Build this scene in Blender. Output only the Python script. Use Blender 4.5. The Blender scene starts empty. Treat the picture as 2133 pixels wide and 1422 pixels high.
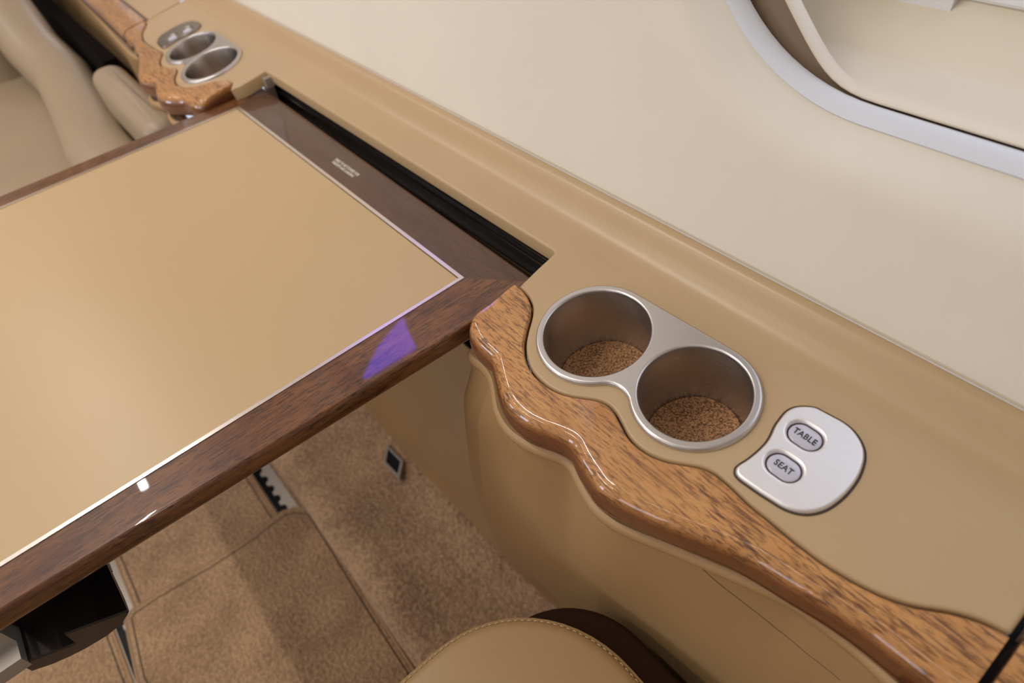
import bpy, bmesh, math, random
from mathutils import Vector, Matrix
from mathutils.geometry import tessellate_polygon
random.seed(7)
C = bpy.context.scene.collection
PI = math.pi
Z0 = .58                      # height of the ledge reference line above the floor
# plan curves in metres: (along cabin, across cabin)
ARM_IN=[(-0.3096,0.1661),(-0.3079,0.1659),(-0.3062,0.1658),(-0.3046,0.1656),(-0.3029,0.1654),(-0.3012,0.1651),(-0.2996,0.1648),(-0.2979,0.1644),(-0.2963,0.1640),(-0.2947,0.1635),(-0.2931,0.1629),(-0.2916,0.1622),(-0.2900,0.1615),(-0.2885,0.1607),(-0.2870,0.1597),(-0.2854,0.1586),(-0.2839,0.1573),(-0.2825,0.1559),(-0.2811,0.1544),(-0.2798,0.1529),(-0.2785,0.1512),(-0.2773,0.1496),(-0.2761,0.1479),(-0.2749,0.1462),(-0.2737,0.1445),(-0.2726,0.1428),(-0.2714,0.1412),(-0.2701,0.1395),(-0.2689,0.1379),(-0.2676,0.1363),(-0.2663,0.1347),(-0.2649,0.1332),(-0.2635,0.1317),(-0.2619,0.1303),(-0.2603,0.1290),(-0.2587,0.1277),(-0.2570,0.1265),(-0.2553,0.1253),(-0.2535,0.1242),(-0.2517,0.1232),(-0.2499,0.1222),(-0.2480,0.1213),(-0.2461,0.1205),(-0.2442,0.1198),(-0.2422,0.1192),(-0.2402,0.1187),(-0.2381,0.1183),(-0.2360,0.1180),(-0.2340,0.1178),(-0.2319,0.1176),(-0.2298,0.1175),(-0.2277,0.1175),(-0.2257,0.1175),(-0.2236,0.1176),(-0.2215,0.1179),(-0.2195,0.1181),(-0.2174,0.1185),(-0.2155,0.1190),(-0.2136,0.1195),(-0.2119,0.1200),(-0.2102,0.1206),(-0.2086,0.1213),(-0.2071,0.1220),(-0.2056,0.1227),(-0.2041,0.1235),(-0.2026,0.1244),(-0.2011,0.1252),(-0.1997,0.1261),(-0.1983,0.1270),(-0.1968,0.1279),(-0.1954,0.1288),(-0.1940,0.1297),(-0.1925,0.1306),(-0.1911,0.1314),(-0.1895,0.1321),(-0.1880,0.1328),(-0.1864,0.1333),(-0.1848,0.1337),(-0.1832,0.1339),(-0.1815,0.1339),(-0.1799,0.1338),(-0.1782,0.1335),(-0.1765,0.1332),(-0.1748,0.1327),(-0.1731,0.1321),(-0.1714,0.1314),(-0.1697,0.1307),(-0.1680,0.1300),(-0.1663,0.1292),(-0.1646,0.1285),(-0.1629,0.1278),(-0.1612,0.1270),(-0.1595,0.1264),(-0.1577,0.1258),(-0.1560,0.1254),(-0.1542,0.1250),(-0.1524,0.1247),(-0.1505,0.1245),(-0.1487,0.1244),(-0.1469,0.1243),(-0.1450,0.1244),(-0.1432,0.1246),(-0.1414,0.1247),(-0.1397,0.1250),(-0.1380,0.1253),(-0.1364,0.1257),(-0.1349,0.1261),(-0.1335,0.1266),(-0.1320,0.1271),(-0.1306,0.1277),(-0.1292,0.1282),(-0.1279,0.1288),(-0.1266,0.1295),(-0.1253,0.1303),(-0.1240,0.1311),(-0.1227,0.1318),(-0.1214,0.1326),(-0.1201,0.1334),(-0.1188,0.1342),(-0.1176,0.1350),(-0.1163,0.1358),(-0.1150,0.1365),(-0.1137,0.1373),(-0.1124,0.1381),(-0.1111,0.1388),(-0.1097,0.1394),(-0.1083,0.1398),(-0.1069,0.1403),(-0.1054,0.1406),(-0.1038,0.1408),(-0.1020,0.1410),(-0.1001,0.1410),(-0.0981,0.1409),(-0.0960,0.1408),(-0.0938,0.1406),(-0.0917,0.1404),(-0.0895,0.1402),(-0.0873,0.1399),(-0.0852,0.1396),(-0.0830,0.1393),(-0.0809,0.1390),(-0.0787,0.1388),(-0.0766,0.1386),(-0.0744,0.1385),(-0.0722,0.1385),(-0.0700,0.1384),(-0.0679,0.1384),(-0.0657,0.1384),(-0.0635,0.1383),(-0.0613,0.1382),(-0.0592,0.1381),(-0.0570,0.1380),(-0.0548,0.1379),(-0.0526,0.1378),(-0.0505,0.1377),(-0.0483,0.1376),(-0.0461,0.1376),(-0.0439,0.1376),(-0.0418,0.1376),(-0.0396,0.1376),(-0.0374,0.1376),(-0.0352,0.1377),(-0.0331,0.1378),(-0.0309,0.1380),(-0.0287,0.1382),(-0.0266,0.1385),(-0.0244,0.1387),(-0.0223,0.1390),(-0.0201,0.1394),(-0.0180,0.1397),(-0.0158,0.1402),(-0.0137,0.1406),(-0.0116,0.1411),(-0.0095,0.1416),(-0.0074,0.1422),(-0.0053,0.1428),(-0.0032,0.1434),(-0.0012,0.1442),(0.0008,0.1450),(0.0028,0.1459),(0.0048,0.1468),(0.0067,0.1477),(0.0086,0.1488),(0.0104,0.1499),(0.0122,0.1512),(0.0140,0.1524),(0.0157,0.1538),(0.0175,0.1550),(0.0192,0.1563),(0.0210,0.1575),(0.0229,0.1587),(0.0248,0.1598),(0.0267,0.1608),(0.0286,0.1617),(0.0306,0.1626),(0.0326,0.1634),(0.0347,0.1641),(0.0367,0.1647),(0.0388,0.1652),(0.0410,0.1656),(0.0431,0.1660)]
ARM_OUT=[(-0.3134,0.1644),(-0.3135,0.1618),(-0.3135,0.1592),(-0.3136,0.1565),(-0.3135,0.1539),(-0.3135,0.1513),(-0.3134,0.1487),(-0.3133,0.1460),(-0.3132,0.1434),(-0.3131,0.1408),(-0.3132,0.1382),(-0.3134,0.1356),(-0.3137,0.1331),(-0.3142,0.1306),(-0.3147,0.1282),(-0.3151,0.1258),(-0.3152,0.1235),(-0.3150,0.1212),(-0.3145,0.1190),(-0.3137,0.1169),(-0.3126,0.1149),(-0.3112,0.1131),(-0.3096,0.1116),(-0.3078,0.1102),(-0.3058,0.1091),(-0.3037,0.1082),(-0.3015,0.1075),(-0.2992,0.1069),(-0.2969,0.1064),(-0.2946,0.1061),(-0.2923,0.1059),(-0.2899,0.1058),(-0.2875,0.1057),(-0.2852,0.1057),(-0.2828,0.1056),(-0.2804,0.1054),(-0.2781,0.1050),(-0.2758,0.1044),(-0.2735,0.1036),(-0.2714,0.1025),(-0.2692,0.1014),(-0.2671,0.1002),(-0.2650,0.0990),(-0.2629,0.0978),(-0.2608,0.0966),(-0.2587,0.0953),(-0.2566,0.0941),(-0.2545,0.0929),(-0.2524,0.0918),(-0.2502,0.0907),(-0.2480,0.0897),(-0.2458,0.0887),(-0.2435,0.0878),(-0.2412,0.0870),(-0.2389,0.0864),(-0.2366,0.0858),(-0.2342,0.0854),(-0.2319,0.0851),(-0.2297,0.0849),(-0.2276,0.0848),(-0.2255,0.0847),(-0.2235,0.0848),(-0.2215,0.0849),(-0.2196,0.0851),(-0.2177,0.0853),(-0.2157,0.0857),(-0.2138,0.0861),(-0.2119,0.0865),(-0.2100,0.0870),(-0.2081,0.0875),(-0.2062,0.0881),(-0.2044,0.0887),(-0.2025,0.0894),(-0.2006,0.0900),(-0.1988,0.0907),(-0.1969,0.0913),(-0.1950,0.0919),(-0.1932,0.0925),(-0.1913,0.0931),(-0.1894,0.0936),(-0.1875,0.0941),(-0.1857,0.0944),(-0.1839,0.0946),(-0.1821,0.0946),(-0.1804,0.0944),(-0.1788,0.0940),(-0.1772,0.0934),(-0.1756,0.0928),(-0.1741,0.0922),(-0.1725,0.0915),(-0.1710,0.0909),(-0.1694,0.0903),(-0.1678,0.0897),(-0.1662,0.0893),(-0.1645,0.0888),(-0.1629,0.0884),(-0.1613,0.0879),(-0.1596,0.0875),(-0.1580,0.0870),(-0.1564,0.0866),(-0.1547,0.0862),(-0.1531,0.0857),(-0.1515,0.0853),(-0.1499,0.0850),(-0.1483,0.0848),(-0.1467,0.0848),(-0.1452,0.0849),(-0.1437,0.0850),(-0.1422,0.0852),(-0.1407,0.0855),(-0.1392,0.0857),(-0.1377,0.0860),(-0.1362,0.0863),(-0.1347,0.0866),(-0.1332,0.0870),(-0.1318,0.0873),(-0.1303,0.0877),(-0.1288,0.0880),(-0.1273,0.0884),(-0.1259,0.0888),(-0.1244,0.0891),(-0.1229,0.0895),(-0.1215,0.0900),(-0.1200,0.0904),(-0.1186,0.0909),(-0.1171,0.0913),(-0.1157,0.0918),(-0.1142,0.0923),(-0.1127,0.0928),(-0.1111,0.0933),(-0.1093,0.0939),(-0.1074,0.0946),(-0.1052,0.0954),(-0.1030,0.0962),(-0.1008,0.0970),(-0.0985,0.0979),(-0.0962,0.0987),(-0.0939,0.0996),(-0.0917,0.1005),(-0.0894,0.1013),(-0.0871,0.1022),(-0.0849,0.1031),(-0.0826,0.1039),(-0.0803,0.1048),(-0.0780,0.1056),(-0.0757,0.1064),(-0.0734,0.1072),(-0.0711,0.1080),(-0.0688,0.1088),(-0.0665,0.1095),(-0.0642,0.1101),(-0.0618,0.1107),(-0.0595,0.1113),(-0.0571,0.1119),(-0.0547,0.1124),(-0.0523,0.1129),(-0.0499,0.1133),(-0.0475,0.1137),(-0.0451,0.1141),(-0.0427,0.1145),(-0.0403,0.1148),(-0.0379,0.1152),(-0.0355,0.1156),(-0.0331,0.1160),(-0.0308,0.1165),(-0.0284,0.1169),(-0.0260,0.1173),(-0.0236,0.1178),(-0.0212,0.1182),(-0.0188,0.1186),(-0.0164,0.1189),(-0.0140,0.1193),(-0.0116,0.1196),(-0.0091,0.1199),(-0.0067,0.1201),(-0.0043,0.1204),(-0.0019,0.1206),(0.0005,0.1207),(0.0030,0.1208),(0.0054,0.1209),(0.0078,0.1210),(0.0102,0.1210),(0.0127,0.1211),(0.0151,0.1211),(0.0175,0.1211),(0.0200,0.1211),(0.0224,0.1211),(0.0248,0.1212),(0.0273,0.1212),(0.0297,0.1212),(0.0321,0.1213),(0.0346,0.1213),(0.0370,0.1214),(0.0394,0.1214),(0.0418,0.1215),(0.0443,0.1217),(0.0467,0.1218),(0.0491,0.1220),(0.0515,0.1222),(0.0540,0.1223),(0.0564,0.1225)]
LIP=[(-0.3228,0.1036),(-0.3236,0.1053),(-0.3239,0.1069),(-0.3231,0.1081),(-0.3216,0.1087),(-0.3195,0.1089),(-0.3172,0.1088),(-0.3149,0.1086),(-0.3126,0.1083),(-0.3103,0.1080),(-0.3079,0.1076),(-0.3056,0.1073),(-0.3033,0.1069),(-0.3010,0.1067),(-0.2987,0.1065),(-0.2963,0.1063),(-0.2940,0.1061),(-0.2917,0.1057),(-0.2894,0.1053),(-0.2872,0.1047),(-0.2849,0.1040),(-0.2828,0.1032),(-0.2807,0.1022),(-0.2786,0.1010),(-0.2766,0.0998),(-0.2746,0.0986),(-0.2726,0.0974),(-0.2707,0.0961),(-0.2687,0.0948),(-0.2668,0.0935),(-0.2648,0.0922),(-0.2629,0.0909),(-0.2609,0.0897),(-0.2588,0.0887),(-0.2566,0.0878),(-0.2544,0.0870),(-0.2522,0.0862),(-0.2500,0.0855),(-0.2478,0.0849),(-0.2455,0.0844),(-0.2432,0.0840),(-0.2409,0.0837),(-0.2386,0.0835),(-0.2362,0.0834),(-0.2339,0.0834),(-0.2316,0.0836),(-0.2292,0.0838),(-0.2269,0.0841),(-0.2246,0.0845),(-0.2223,0.0848),(-0.2200,0.0853),(-0.2177,0.0858),(-0.2155,0.0864),(-0.2132,0.0870),(-0.2110,0.0877),(-0.2088,0.0885),(-0.2066,0.0894),(-0.2045,0.0903),(-0.2023,0.0912),(-0.2002,0.0922),(-0.1980,0.0931),(-0.1958,0.0939),(-0.1937,0.0947),(-0.1914,0.0951),(-0.1892,0.0952),(-0.1869,0.0950),(-0.1846,0.0946),(-0.1824,0.0939),(-0.1802,0.0931),(-0.1780,0.0922),(-0.1759,0.0914),(-0.1737,0.0905),(-0.1715,0.0897),(-0.1693,0.0889),(-0.1671,0.0882),(-0.1648,0.0874),(-0.1626,0.0868),(-0.1603,0.0861),(-0.1581,0.0856),(-0.1558,0.0851),(-0.1535,0.0847),(-0.1512,0.0845),(-0.1488,0.0844),(-0.1465,0.0844),(-0.1442,0.0845),(-0.1419,0.0848),(-0.1395,0.0851),(-0.1372,0.0855),(-0.1349,0.0859),(-0.1327,0.0864),(-0.1304,0.0871),(-0.1282,0.0878),(-0.1260,0.0885),(-0.1237,0.0893),(-0.1215,0.0900),(-0.1193,0.0909),(-0.1171,0.0917),(-0.1150,0.0925),(-0.1128,0.0934),(-0.1106,0.0943),(-0.1084,0.0951),(-0.1063,0.0960),(-0.1041,0.0969),(-0.1019,0.0977),(-0.0997,0.0985),(-0.0975,0.0994),(-0.0953,0.1001),(-0.0931,0.1009),(-0.0909,0.1017),(-0.0887,0.1025),(-0.0865,0.1033),(-0.0843,0.1041),(-0.0821,0.1049),(-0.0799,0.1057),(-0.0776,0.1064),(-0.0754,0.1072),(-0.0732,0.1080),(-0.0710,0.1088),(-0.0688,0.1096),(-0.0666,0.1104),(-0.0644,0.1111),(-0.0622,0.1119),(-0.0600,0.1127),(-0.0578,0.1135),(-0.0556,0.1142),(-0.0533,0.1150),(-0.0511,0.1158),(-0.0489,0.1165),(-0.0467,0.1172),(-0.0444,0.1179),(-0.0422,0.1186),(-0.0399,0.1192),(-0.0377,0.1198),(-0.0354,0.1205),(-0.0331,0.1210),(-0.0309,0.1215),(-0.0286,0.1218),(-0.0262,0.1221),(-0.0239,0.1223),(-0.0216,0.1224),(-0.0192,0.1226),(-0.0169,0.1228),(-0.0145,0.1229),(-0.0122,0.1231),(-0.0099,0.1232),(-0.0075,0.1232),(-0.0052,0.1233),(-0.0028,0.1233),(-0.0005,0.1234),(0.0018,0.1234),(0.0042,0.1233),(0.0065,0.1232),(0.0088,0.1229),(0.0112,0.1227),(0.0135,0.1224),(0.0158,0.1221),(0.0181,0.1219),(0.0205,0.1216),(0.0228,0.1214),(0.0251,0.1211),(0.0275,0.1209),(0.0298,0.1207),(0.0321,0.1204),(0.0345,0.1201),(0.0368,0.1199),(0.0391,0.1196),(0.0414,0.1193),(0.0438,0.1190),(0.0461,0.1187),(0.0484,0.1184)]
PLATE_CP=[(-0.0954,0.1507),(-0.0962,0.1528),(-0.0958,0.1561),(-0.0947,0.1608),(-0.0938,0.1682),(-0.0936,0.1758),(-0.0945,0.1818),(-0.0964,0.1885),(-0.0973,0.1946),(-0.0976,0.2014),(-0.0959,0.2064),(-0.0924,0.2104),(-0.0878,0.2135),(-0.0838,0.2142),(-0.0766,0.2148),(-0.0705,0.2152),(-0.0647,0.2144),(-0.0591,0.2120),(-0.0546,0.2088),(-0.0515,0.2052),(-0.0488,0.1999),(-0.0464,0.1916),(-0.0455,0.1823),(-0.0460,0.1730),(-0.0479,0.1646),(-0.0513,0.1583),(-0.0552,0.1543),(-0.0596,0.1518),(-0.0644,0.1503),(-0.0708,0.1496),(-0.0774,0.1490),(-0.0844,0.1487),(-0.0906,0.1486),(-0.0938,0.1493)]
MAT=[(-0.7256,-0.3448),(-0.7324,-0.3331),(-0.7314,-0.2919),(-0.7214,-0.2168),(-0.7173,-0.1438),(-0.7217,-0.0825),(-0.7144,-0.0646),(-0.6900,-0.0428),(-0.6028,-0.0456),(-0.4762,-0.0516),(-0.3647,-0.0542),(-0.2890,-0.0562),(-0.5473,-0.3473),(-0.6191,-0.3577)]
CAM_POS=(0.00000,-0.05423,0.94113)
CAM_ROT=[[0.64061, -0.507455, 0.576288], [0.760021, 0.52604, -0.381642], [-0.109484, 0.682475, 0.722663]]
LENS=22.7996
PHI=0.149045
CUPS=[(-0.2294,0.1719,.038),(-0.1472,0.1766,0.0354)]
FOCUS=0.4603
CP_, SP_ = math.cos(PHI), math.sin(PHI)
MIRROR = -1.189               # the far end of the ledge mirrors the near end

def LP(x, v, n=0.):           # point on the gently sloping ledge: along, across, above
    return Vector((x, v*CP_ - n*SP_, v*SP_ + n*CP_ + Z0))
LEDGE = Matrix(((1,0,0,0),(0,CP_,-SP_,0),(0,SP_,CP_,Z0),(0,0,0,1)))
def mir(pts): return [(MIRROR - a, b) for a, b in pts]
def lerp(a, b, t): return a + (b - a)*t
def sstep(a, b, x):
    t = max(0., min(1., (x - a)/(b - a))); return t*t*(3 - 2*t)
def interp(tab, x):
    if x <= tab[0][0]: return tab[0][1]
    for (a, p), (b, q) in zip(tab, tab[1:]):
        if x <= b:
            t = (x - a)/(b - a); return p + (q - p)*t
    return tab[-1][1]

# ---------------------------------------------------------------- materials
def new_mat(name):
    m = bpy.data.materials.new(name); m.use_nodes = True
    nt = m.node_tree; b = nt.nodes['Principled BSDF']
    return m, nt, b
def coords(nt, scale=(1,1,1), rot=(0,0,0)):
    tc = nt.nodes.new('ShaderNodeTexCoord'); mp = nt.nodes.new('ShaderNodeMapping')
    mp.inputs['Scale'].default_value = scale; mp.inputs['Rotation'].default_value = rot
    nt.links.new(tc.outputs['Object'], mp.inputs['Vector']); return mp.outputs['Vector']
def noise(nt, vec, scale, detail=3, rough=.5):
    n = nt.nodes.new('ShaderNodeTexNoise'); n.inputs['Scale'].default_value = scale
    n.inputs['Detail'].default_value = detail; n.inputs['Roughness'].default_value = rough
    nt.links.new(vec, n.inputs['Vector']); return n.outputs['Fac']
def ramp(nt, fac, stops):
    r = nt.nodes.new('ShaderNodeValToRGB'); e = r.color_ramp.elements
    while len(e) < len(stops): e.new(.5)
    for k, (p, c) in enumerate(stops): e[k].position = p; e[k].color = (*c, 1)
    nt.links.new(fac, r.inputs['Fac']); return r.outputs['Color']
def mix(nt, fac, a, b, mode='MIX'):
    m = nt.nodes.new('ShaderNodeMix'); m.data_type = 'RGBA'; m.blend_type = mode
    if hasattr(fac, 'is_linked'): nt.links.new(fac, m.inputs[0])
    else: m.inputs[0].default_value = fac
    for k, s in ((6, a), (7, b)):
        if hasattr(s, 'is_linked'): nt.links.new(s, m.inputs[k])
        else: m.inputs[k].default_value = (*s, 1)
    return m.outputs[2]
def bump(nt, b, height, strength, dist):
    n = nt.nodes.new('ShaderNodeBump'); n.inputs['Strength'].default_value = strength
    n.inputs['Distance'].default_value = dist
    nt.links.new(height, n.inputs['Height']); nt.links.new(n.outputs['Normal'], b.inputs['Normal'])
def leather(name, col, rough=.42, grain=700, bs=.12, spec=.5, var=.05):
    m, nt, b = new_mat(name); v = coords(nt)
    c2 = tuple(x*(1 - var) for x in col)
    nt.links.new(ramp(nt, noise(nt, v, 9, 4), [(.3, c2), (.7, col)]), b.inputs['Base Color'])
    b.inputs['Roughness'].default_value = rough; b.inputs['Specular IOR Level'].default_value = spec
    bump(nt, b, noise(nt, v, grain, 3, .6), bs, .0006)
    return m
def plain(name, col, rough=.5, metal=0., spec=.5, coat=0.):
    m, nt, b = new_mat(name); b.inputs['Base Color'].default_value = (*col, 1)
    b.inputs['Roughness'].default_value = rough; b.inputs['Metallic'].default_value = metal
    b.inputs['Specular IOR Level'].default_value = spec; b.inputs['Coat Weight'].default_value = coat
    b.inputs['Coat Roughness'].default_value = .05
    return m
def wood(name, light, mid, dark, axis='x', fleck=1., coat=1., amount=.9, core=None):
    m, nt, b = new_mat(name)
    k = lambda a: (1, a, a) if axis == 'x' else (a, 1, a)
    base = ramp(nt, noise(nt, coords(nt, k(5)), 14, 4, .6), [(.32, mid), (.60, light)])
    f1 = noise(nt, coords(nt, k(13)), 40*fleck, 3, .6); f2 = noise(nt, coords(nt, k(6)), 120*fleck, 3, .6)
    clump = noise(nt, coords(nt, k(2)), 22, 3, .5)
    fl = ramp(nt, f1, [(.53, (0, 0, 0)), (.63, (amount,)*3)]); po = ramp(nt, f2, [(.50, (0, 0, 0)), (.64, (amount,)*3)])
    cl = ramp(nt, clump, [(.34, (.50, .50, .50)), (.60, (1, 1, 1))])
    if core:                                           # thin pale veneer over redder solid wood
        sep = nt.nodes.new('ShaderNodeSeparateXYZ'); nt.links.new(coords(nt, (1, 1, 1), (-PHI, 0, 0)), sep.inputs[0])
        ad = nt.nodes.new('ShaderNodeMath'); ad.operation = 'SUBTRACT'; ad.inputs[1].default_value = Z0*CP_
        nt.links.new(sep.outputs['Z'], ad.inputs[0])
        mr = nt.nodes.new('ShaderNodeMapRange'); mr.inputs['From Min'].default_value = -.0004; mr.inputs['From Max'].default_value = -.0080
        mr.interpolation_type = 'SMOOTHSTEP'; nt.links.new(ad.outputs[0], mr.inputs['Value'])
        base = mix(nt, mr.outputs['Result'], base, core)
    c = mix(nt, mix(nt, 1., fl, cl, 'MULTIPLY'), base, dark); c = mix(nt, mix(nt, 1., po, cl, 'MULTIPLY'), c, dark)
    nt.links.new(c, b.inputs['Base Color'])
    b.inputs['Roughness'].default_value = .38; b.inputs['Specular IOR Level'].default_value = .35
    b.inputs['Coat Weight'].default_value = coat; b.inputs['Coat Roughness'].default_value = .02
    b.inputs['Coat IOR'].default_value = 1.5
    return m
def brushed(name, col, rough=.3, axis='x', amount=.25, aniso=.6):
    m, nt, b = new_mat(name)
    sc = {'x': (2, 160, 160), 'z': (60, 60, 3), 'ring': (3, 3, 400)}[axis]
    v = coords(nt, sc); f = noise(nt, v, 10, 3, .6)
    nt.links.new(ramp(nt, f, [(.25, tuple(x*(1 - amount) for x in col)), (.75, col)]), b.inputs['Base Color'])
    b.inputs['Metallic'].default_value = 1; b.inputs['Roughness'].default_value = rough
    if axis == 'ring':                                 # turned round and round: streaks of light run up the wall
        t = nt.nodes.new('ShaderNodeTangent'); t.direction_type = 'RADIAL'; t.axis = 'Z'
        b.inputs['Anisotropic'].default_value = .8; b.inputs['Anisotropic Rotation'].default_value = .25; nt.links.new(t.outputs['Tangent'], b.inputs['Tangent'])
    bump(nt, b, f, .12, .0003)
    return m
def carpet(name, col, dark):
    m, nt, b = new_mat(name); v = coords(nt)
    big = noise(nt, v, 11, 4, .6); tuft = noise(nt, v, 170, 3, .7); fine = noise(nt, v, 420, 2, .6)
    c = ramp(nt, tuft, [(.36, dark), (.50, tuple(.5*(p + q) for p, q in zip(col, dark))), (.64, col)])
    c = mix(nt, .3, c, ramp(nt, fine, [(.35, dark), (.65, col)]))
    c = mix(nt, .30, c, ramp(nt, big, [(.38, dark), (.62, col)]))
    nt.links.new(c, b.inputs['Base Color']); b.inputs['Roughness'].default_value = .95
    b.inputs['Specular IOR Level'].default_value = .1
    b.inputs['Sheen Weight'].default_value = .3; b.inputs['Sheen Roughness'].default_value = .6
    bump(nt, b, tuft, 1., .006)
    return m

M = {}
M['ledge'] = leather('tan_ledge_leather', (.51, .365, .20), .33, 600, .06)
M['panel'] = leather('tan_panel_leather', (.455, .287, .132), .46, 600, .08)
M['wall'] = leather('cream_wall_vinyl', (.80, .75, .645), .46, 420, .10, .4)
M['reveal'] = plain('ivory_reveal_plastic', (.72, .64, .50), .45)
M['lip'] = plain('cool_white_trim_ring', (.70, .73, .78), .32)
M['inset_brown'] = plain('brown_inset_plastic', (.22, .15, .09), .6)
M['frame'] = plain('pale_window_plastic', (.75, .76, .76), .35)
M['arm_wood'] = wood('mahogany_armrest_veneer', (.58, .290, .095), (.47, .205, .060), (.090, .030, .011), 'x', 1.0, 1., .82, (.165, .050, .0135))
M['rail_wood_y'] = wood('dark_mahogany_cross_grain', (.19, .072, .021), (.095, .031, .010), (.024, .008, .004), 'y', 1.1, .8, .8)
M['rail_wood_x'] = wood('dark_mahogany_long_grain', (.105, .050, .024), (.078, .033, .014), (.036, .014, .007), 'x', 1.2, .55, .45)
M['inlay'] = leather('tan_table_laminate', (.54, .39, .205), .34, 900, .02, .5, .02)
M['trim'] = brushed('pale_nickel_trim', (.80, .76, .72), .28, 'x', .08)
M['steel'] = brushed('satin_steel_plate', (.62, .60, .58), .34, 'x', .06)
M['cupsteel'] = brushed('brushed_steel_cup', (.72, .67, .62), .27, 'ring', .35)
M['alu_dark_reflection'] = brushed('dark_reflecting_aluminium', (.34, .31, .27), .30, 'x', .08)  # plate metal with a dark reflection put into its colour
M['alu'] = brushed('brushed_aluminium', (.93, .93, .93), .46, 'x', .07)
M['button'] = plain('lavender_grey_button', (.56, .56, .66), .18, 0, .5, .6)
M['ink'] = plain('dark_ink', (.03, .028, .025), .6)
M['placard'] = plain('pale_placard_ink', (.72, .68, .58), .6)
M['black'] = plain('black_plastic', (.003, .003, .003), .4, 0, .25)
M['matt_black'] = plain('matt_black_shade', (.004, .0025, .002), .9, 0, .08)  # stands in for the deep shade beside the far seat
M['blackgloss'] = plain('black_lacquer', (.010, .007, .006), .16, 0, .5, .4)
M['darkbrown'] = plain('dark_brown_underside_and_shade', (.024, .010, .004), .75, 0, .12)  # table underside; also the solid shade beside the near seat
M['greymetal'] = plain('grey_slide_metal', (.42, .38, .32), .45, .3)
M['track'] = plain('worn_aluminium', (.55, .50, .43), .45, .5)
M['joint'] = plain('brown_joint', (.17, .10, .048), .7)
M['gasket'] = plain('dark_brown_gasket', (.05, .03, .015), .6)
M['carpet'] = carpet('tan_carpet', (.80, .515, .285), (.21, .110, .050))
M['mat'] = carpet('brown_carpet_mat', (.70, .445, .24), (.23, .125, .058))
M['binding'] = leather('tan_carpet_binding', (.40, .25, .13), .7, 300, .3)
M['seat'] = leather('tan_seat_leather', (.44, .29, .135), .42, 520, .10)
M['farseat'] = leather('beige_seat_leather', (.37, .285, .19), .40, 520, .06)
M['thread'] = plain('pale_thread', (.60, .45, .25), .7)
M['ceiling'] = plain('cream_ceiling', (.74, .68, .58), .6)
M['chrome'] = plain('bright_steel_edge', (.8, .78, .74), .12, 1.)
def cork_mat():
    m, nt, b = new_mat('speckled_cork'); v = coords(nt)
    f = noise(nt, v, 620, 3, .7); g = noise(nt, v, 60, 3, .5)
    c = ramp(nt, f, [(.40, (.06, .022, .008)), (.50, (.42, .20, .085)), (.62, (.70, .42, .20))])
    c = mix(nt, .3, c, ramp(nt, g, [(.3, (.16, .07, .03)), (.7, (.50, .27, .12))]))
    nt.links.new(c, b.inputs['Base Color']); b.inputs['Roughness'].default_value = .6
    bump(nt, b, f, .5, .0008); return m
M['cork'] = cork_mat()
def pane_mat(name, tint):
    m, nt, b = new_mat(name); out = nt.nodes['Material Output']
    t = nt.nodes.new('ShaderNodeBsdfTransparent'); t.inputs['Color'].default_value = (*tint, 1)
    g = nt.nodes.new('ShaderNodeBsdfGlossy'); g.inputs['Roughness'].default_value = .03
    x = nt.nodes.new('ShaderNodeMixShader'); x.inputs[0].default_value = .06
    nt.links.new(t.outputs[0], x.inputs[1]); nt.links.new(g.outputs[0], x.inputs[2])
    nt.links.new(x.outputs[0], out.inputs['Surface']); nt.nodes.remove(b); return m
M['pane'] = pane_mat('clear_window_pane', (.93, .95, .97))
def glow(name, col, strength):
    m, nt, b = new_mat(name); b.inputs['Base Color'].default_value = (.3, .3, .4, 1)
    b.inputs['Emission Color'].default_value = (*col, 1); b.inputs['Emission Strength'].default_value = strength; return m
M['violet_glow'] = glow('violet_reflection_glow', (.20, .10, 1.), 7.)  # added glow for a violet reflection, not daylight through glass

# ---------------------------------------------------------------- mesh helpers
def obj(name, verts, faces, mat, parent=None, smooth=True, sharp=None):
    me = bpy.data.meshes.new(name); me.from_pydata([tuple(v) for v in verts], [], faces); me.update()
    bm = bmesh.new(); bm.from_mesh(me)
    bmesh.ops.remove_doubles(bm, verts=bm.verts, dist=1e-6)
    bmesh.ops.recalc_face_normals(bm, faces=bm.faces) if sharp != 'keep' else None
    bm.to_mesh(me); bm.free()
    me.materials.append(mat)
    if smooth:
        me.polygons.foreach_set('use_smooth', [True]*len(me.polygons))
        me.set_sharp_from_angle(angle=math.radians(38))
    o = bpy.data.objects.new(name, me); C.objects.link(o)
    if parent is not None:
        o.parent = parent
        o.matrix_parent_inverse = parent.matrix_world.inverted()
    return o
def thing(name, label, cat, loc, group=None):
    o = bpy.data.objects.new(name, None); C.objects.link(o); o.location = loc
    o.matrix_world = Matrix.Translation(loc)
    o.empty_display_size = .02; o['label'] = label; o['category'] = cat
    if group: o['group'] = group
    return o
def tag(o, label, cat, group=None):
    o['label'] = label; o['category'] = cat
    if group: o['group'] = group
    return o
def structure(o): o['kind'] = 'structure'; return o
def empty_structure(name, loc):
    o = bpy.data.objects.new(name, None); C.objects.link(o); o.location = loc
    o.matrix_world = Matrix.Translation(loc); o['kind'] = 'structure'; o.empty_display_size = .02; return o

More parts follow.
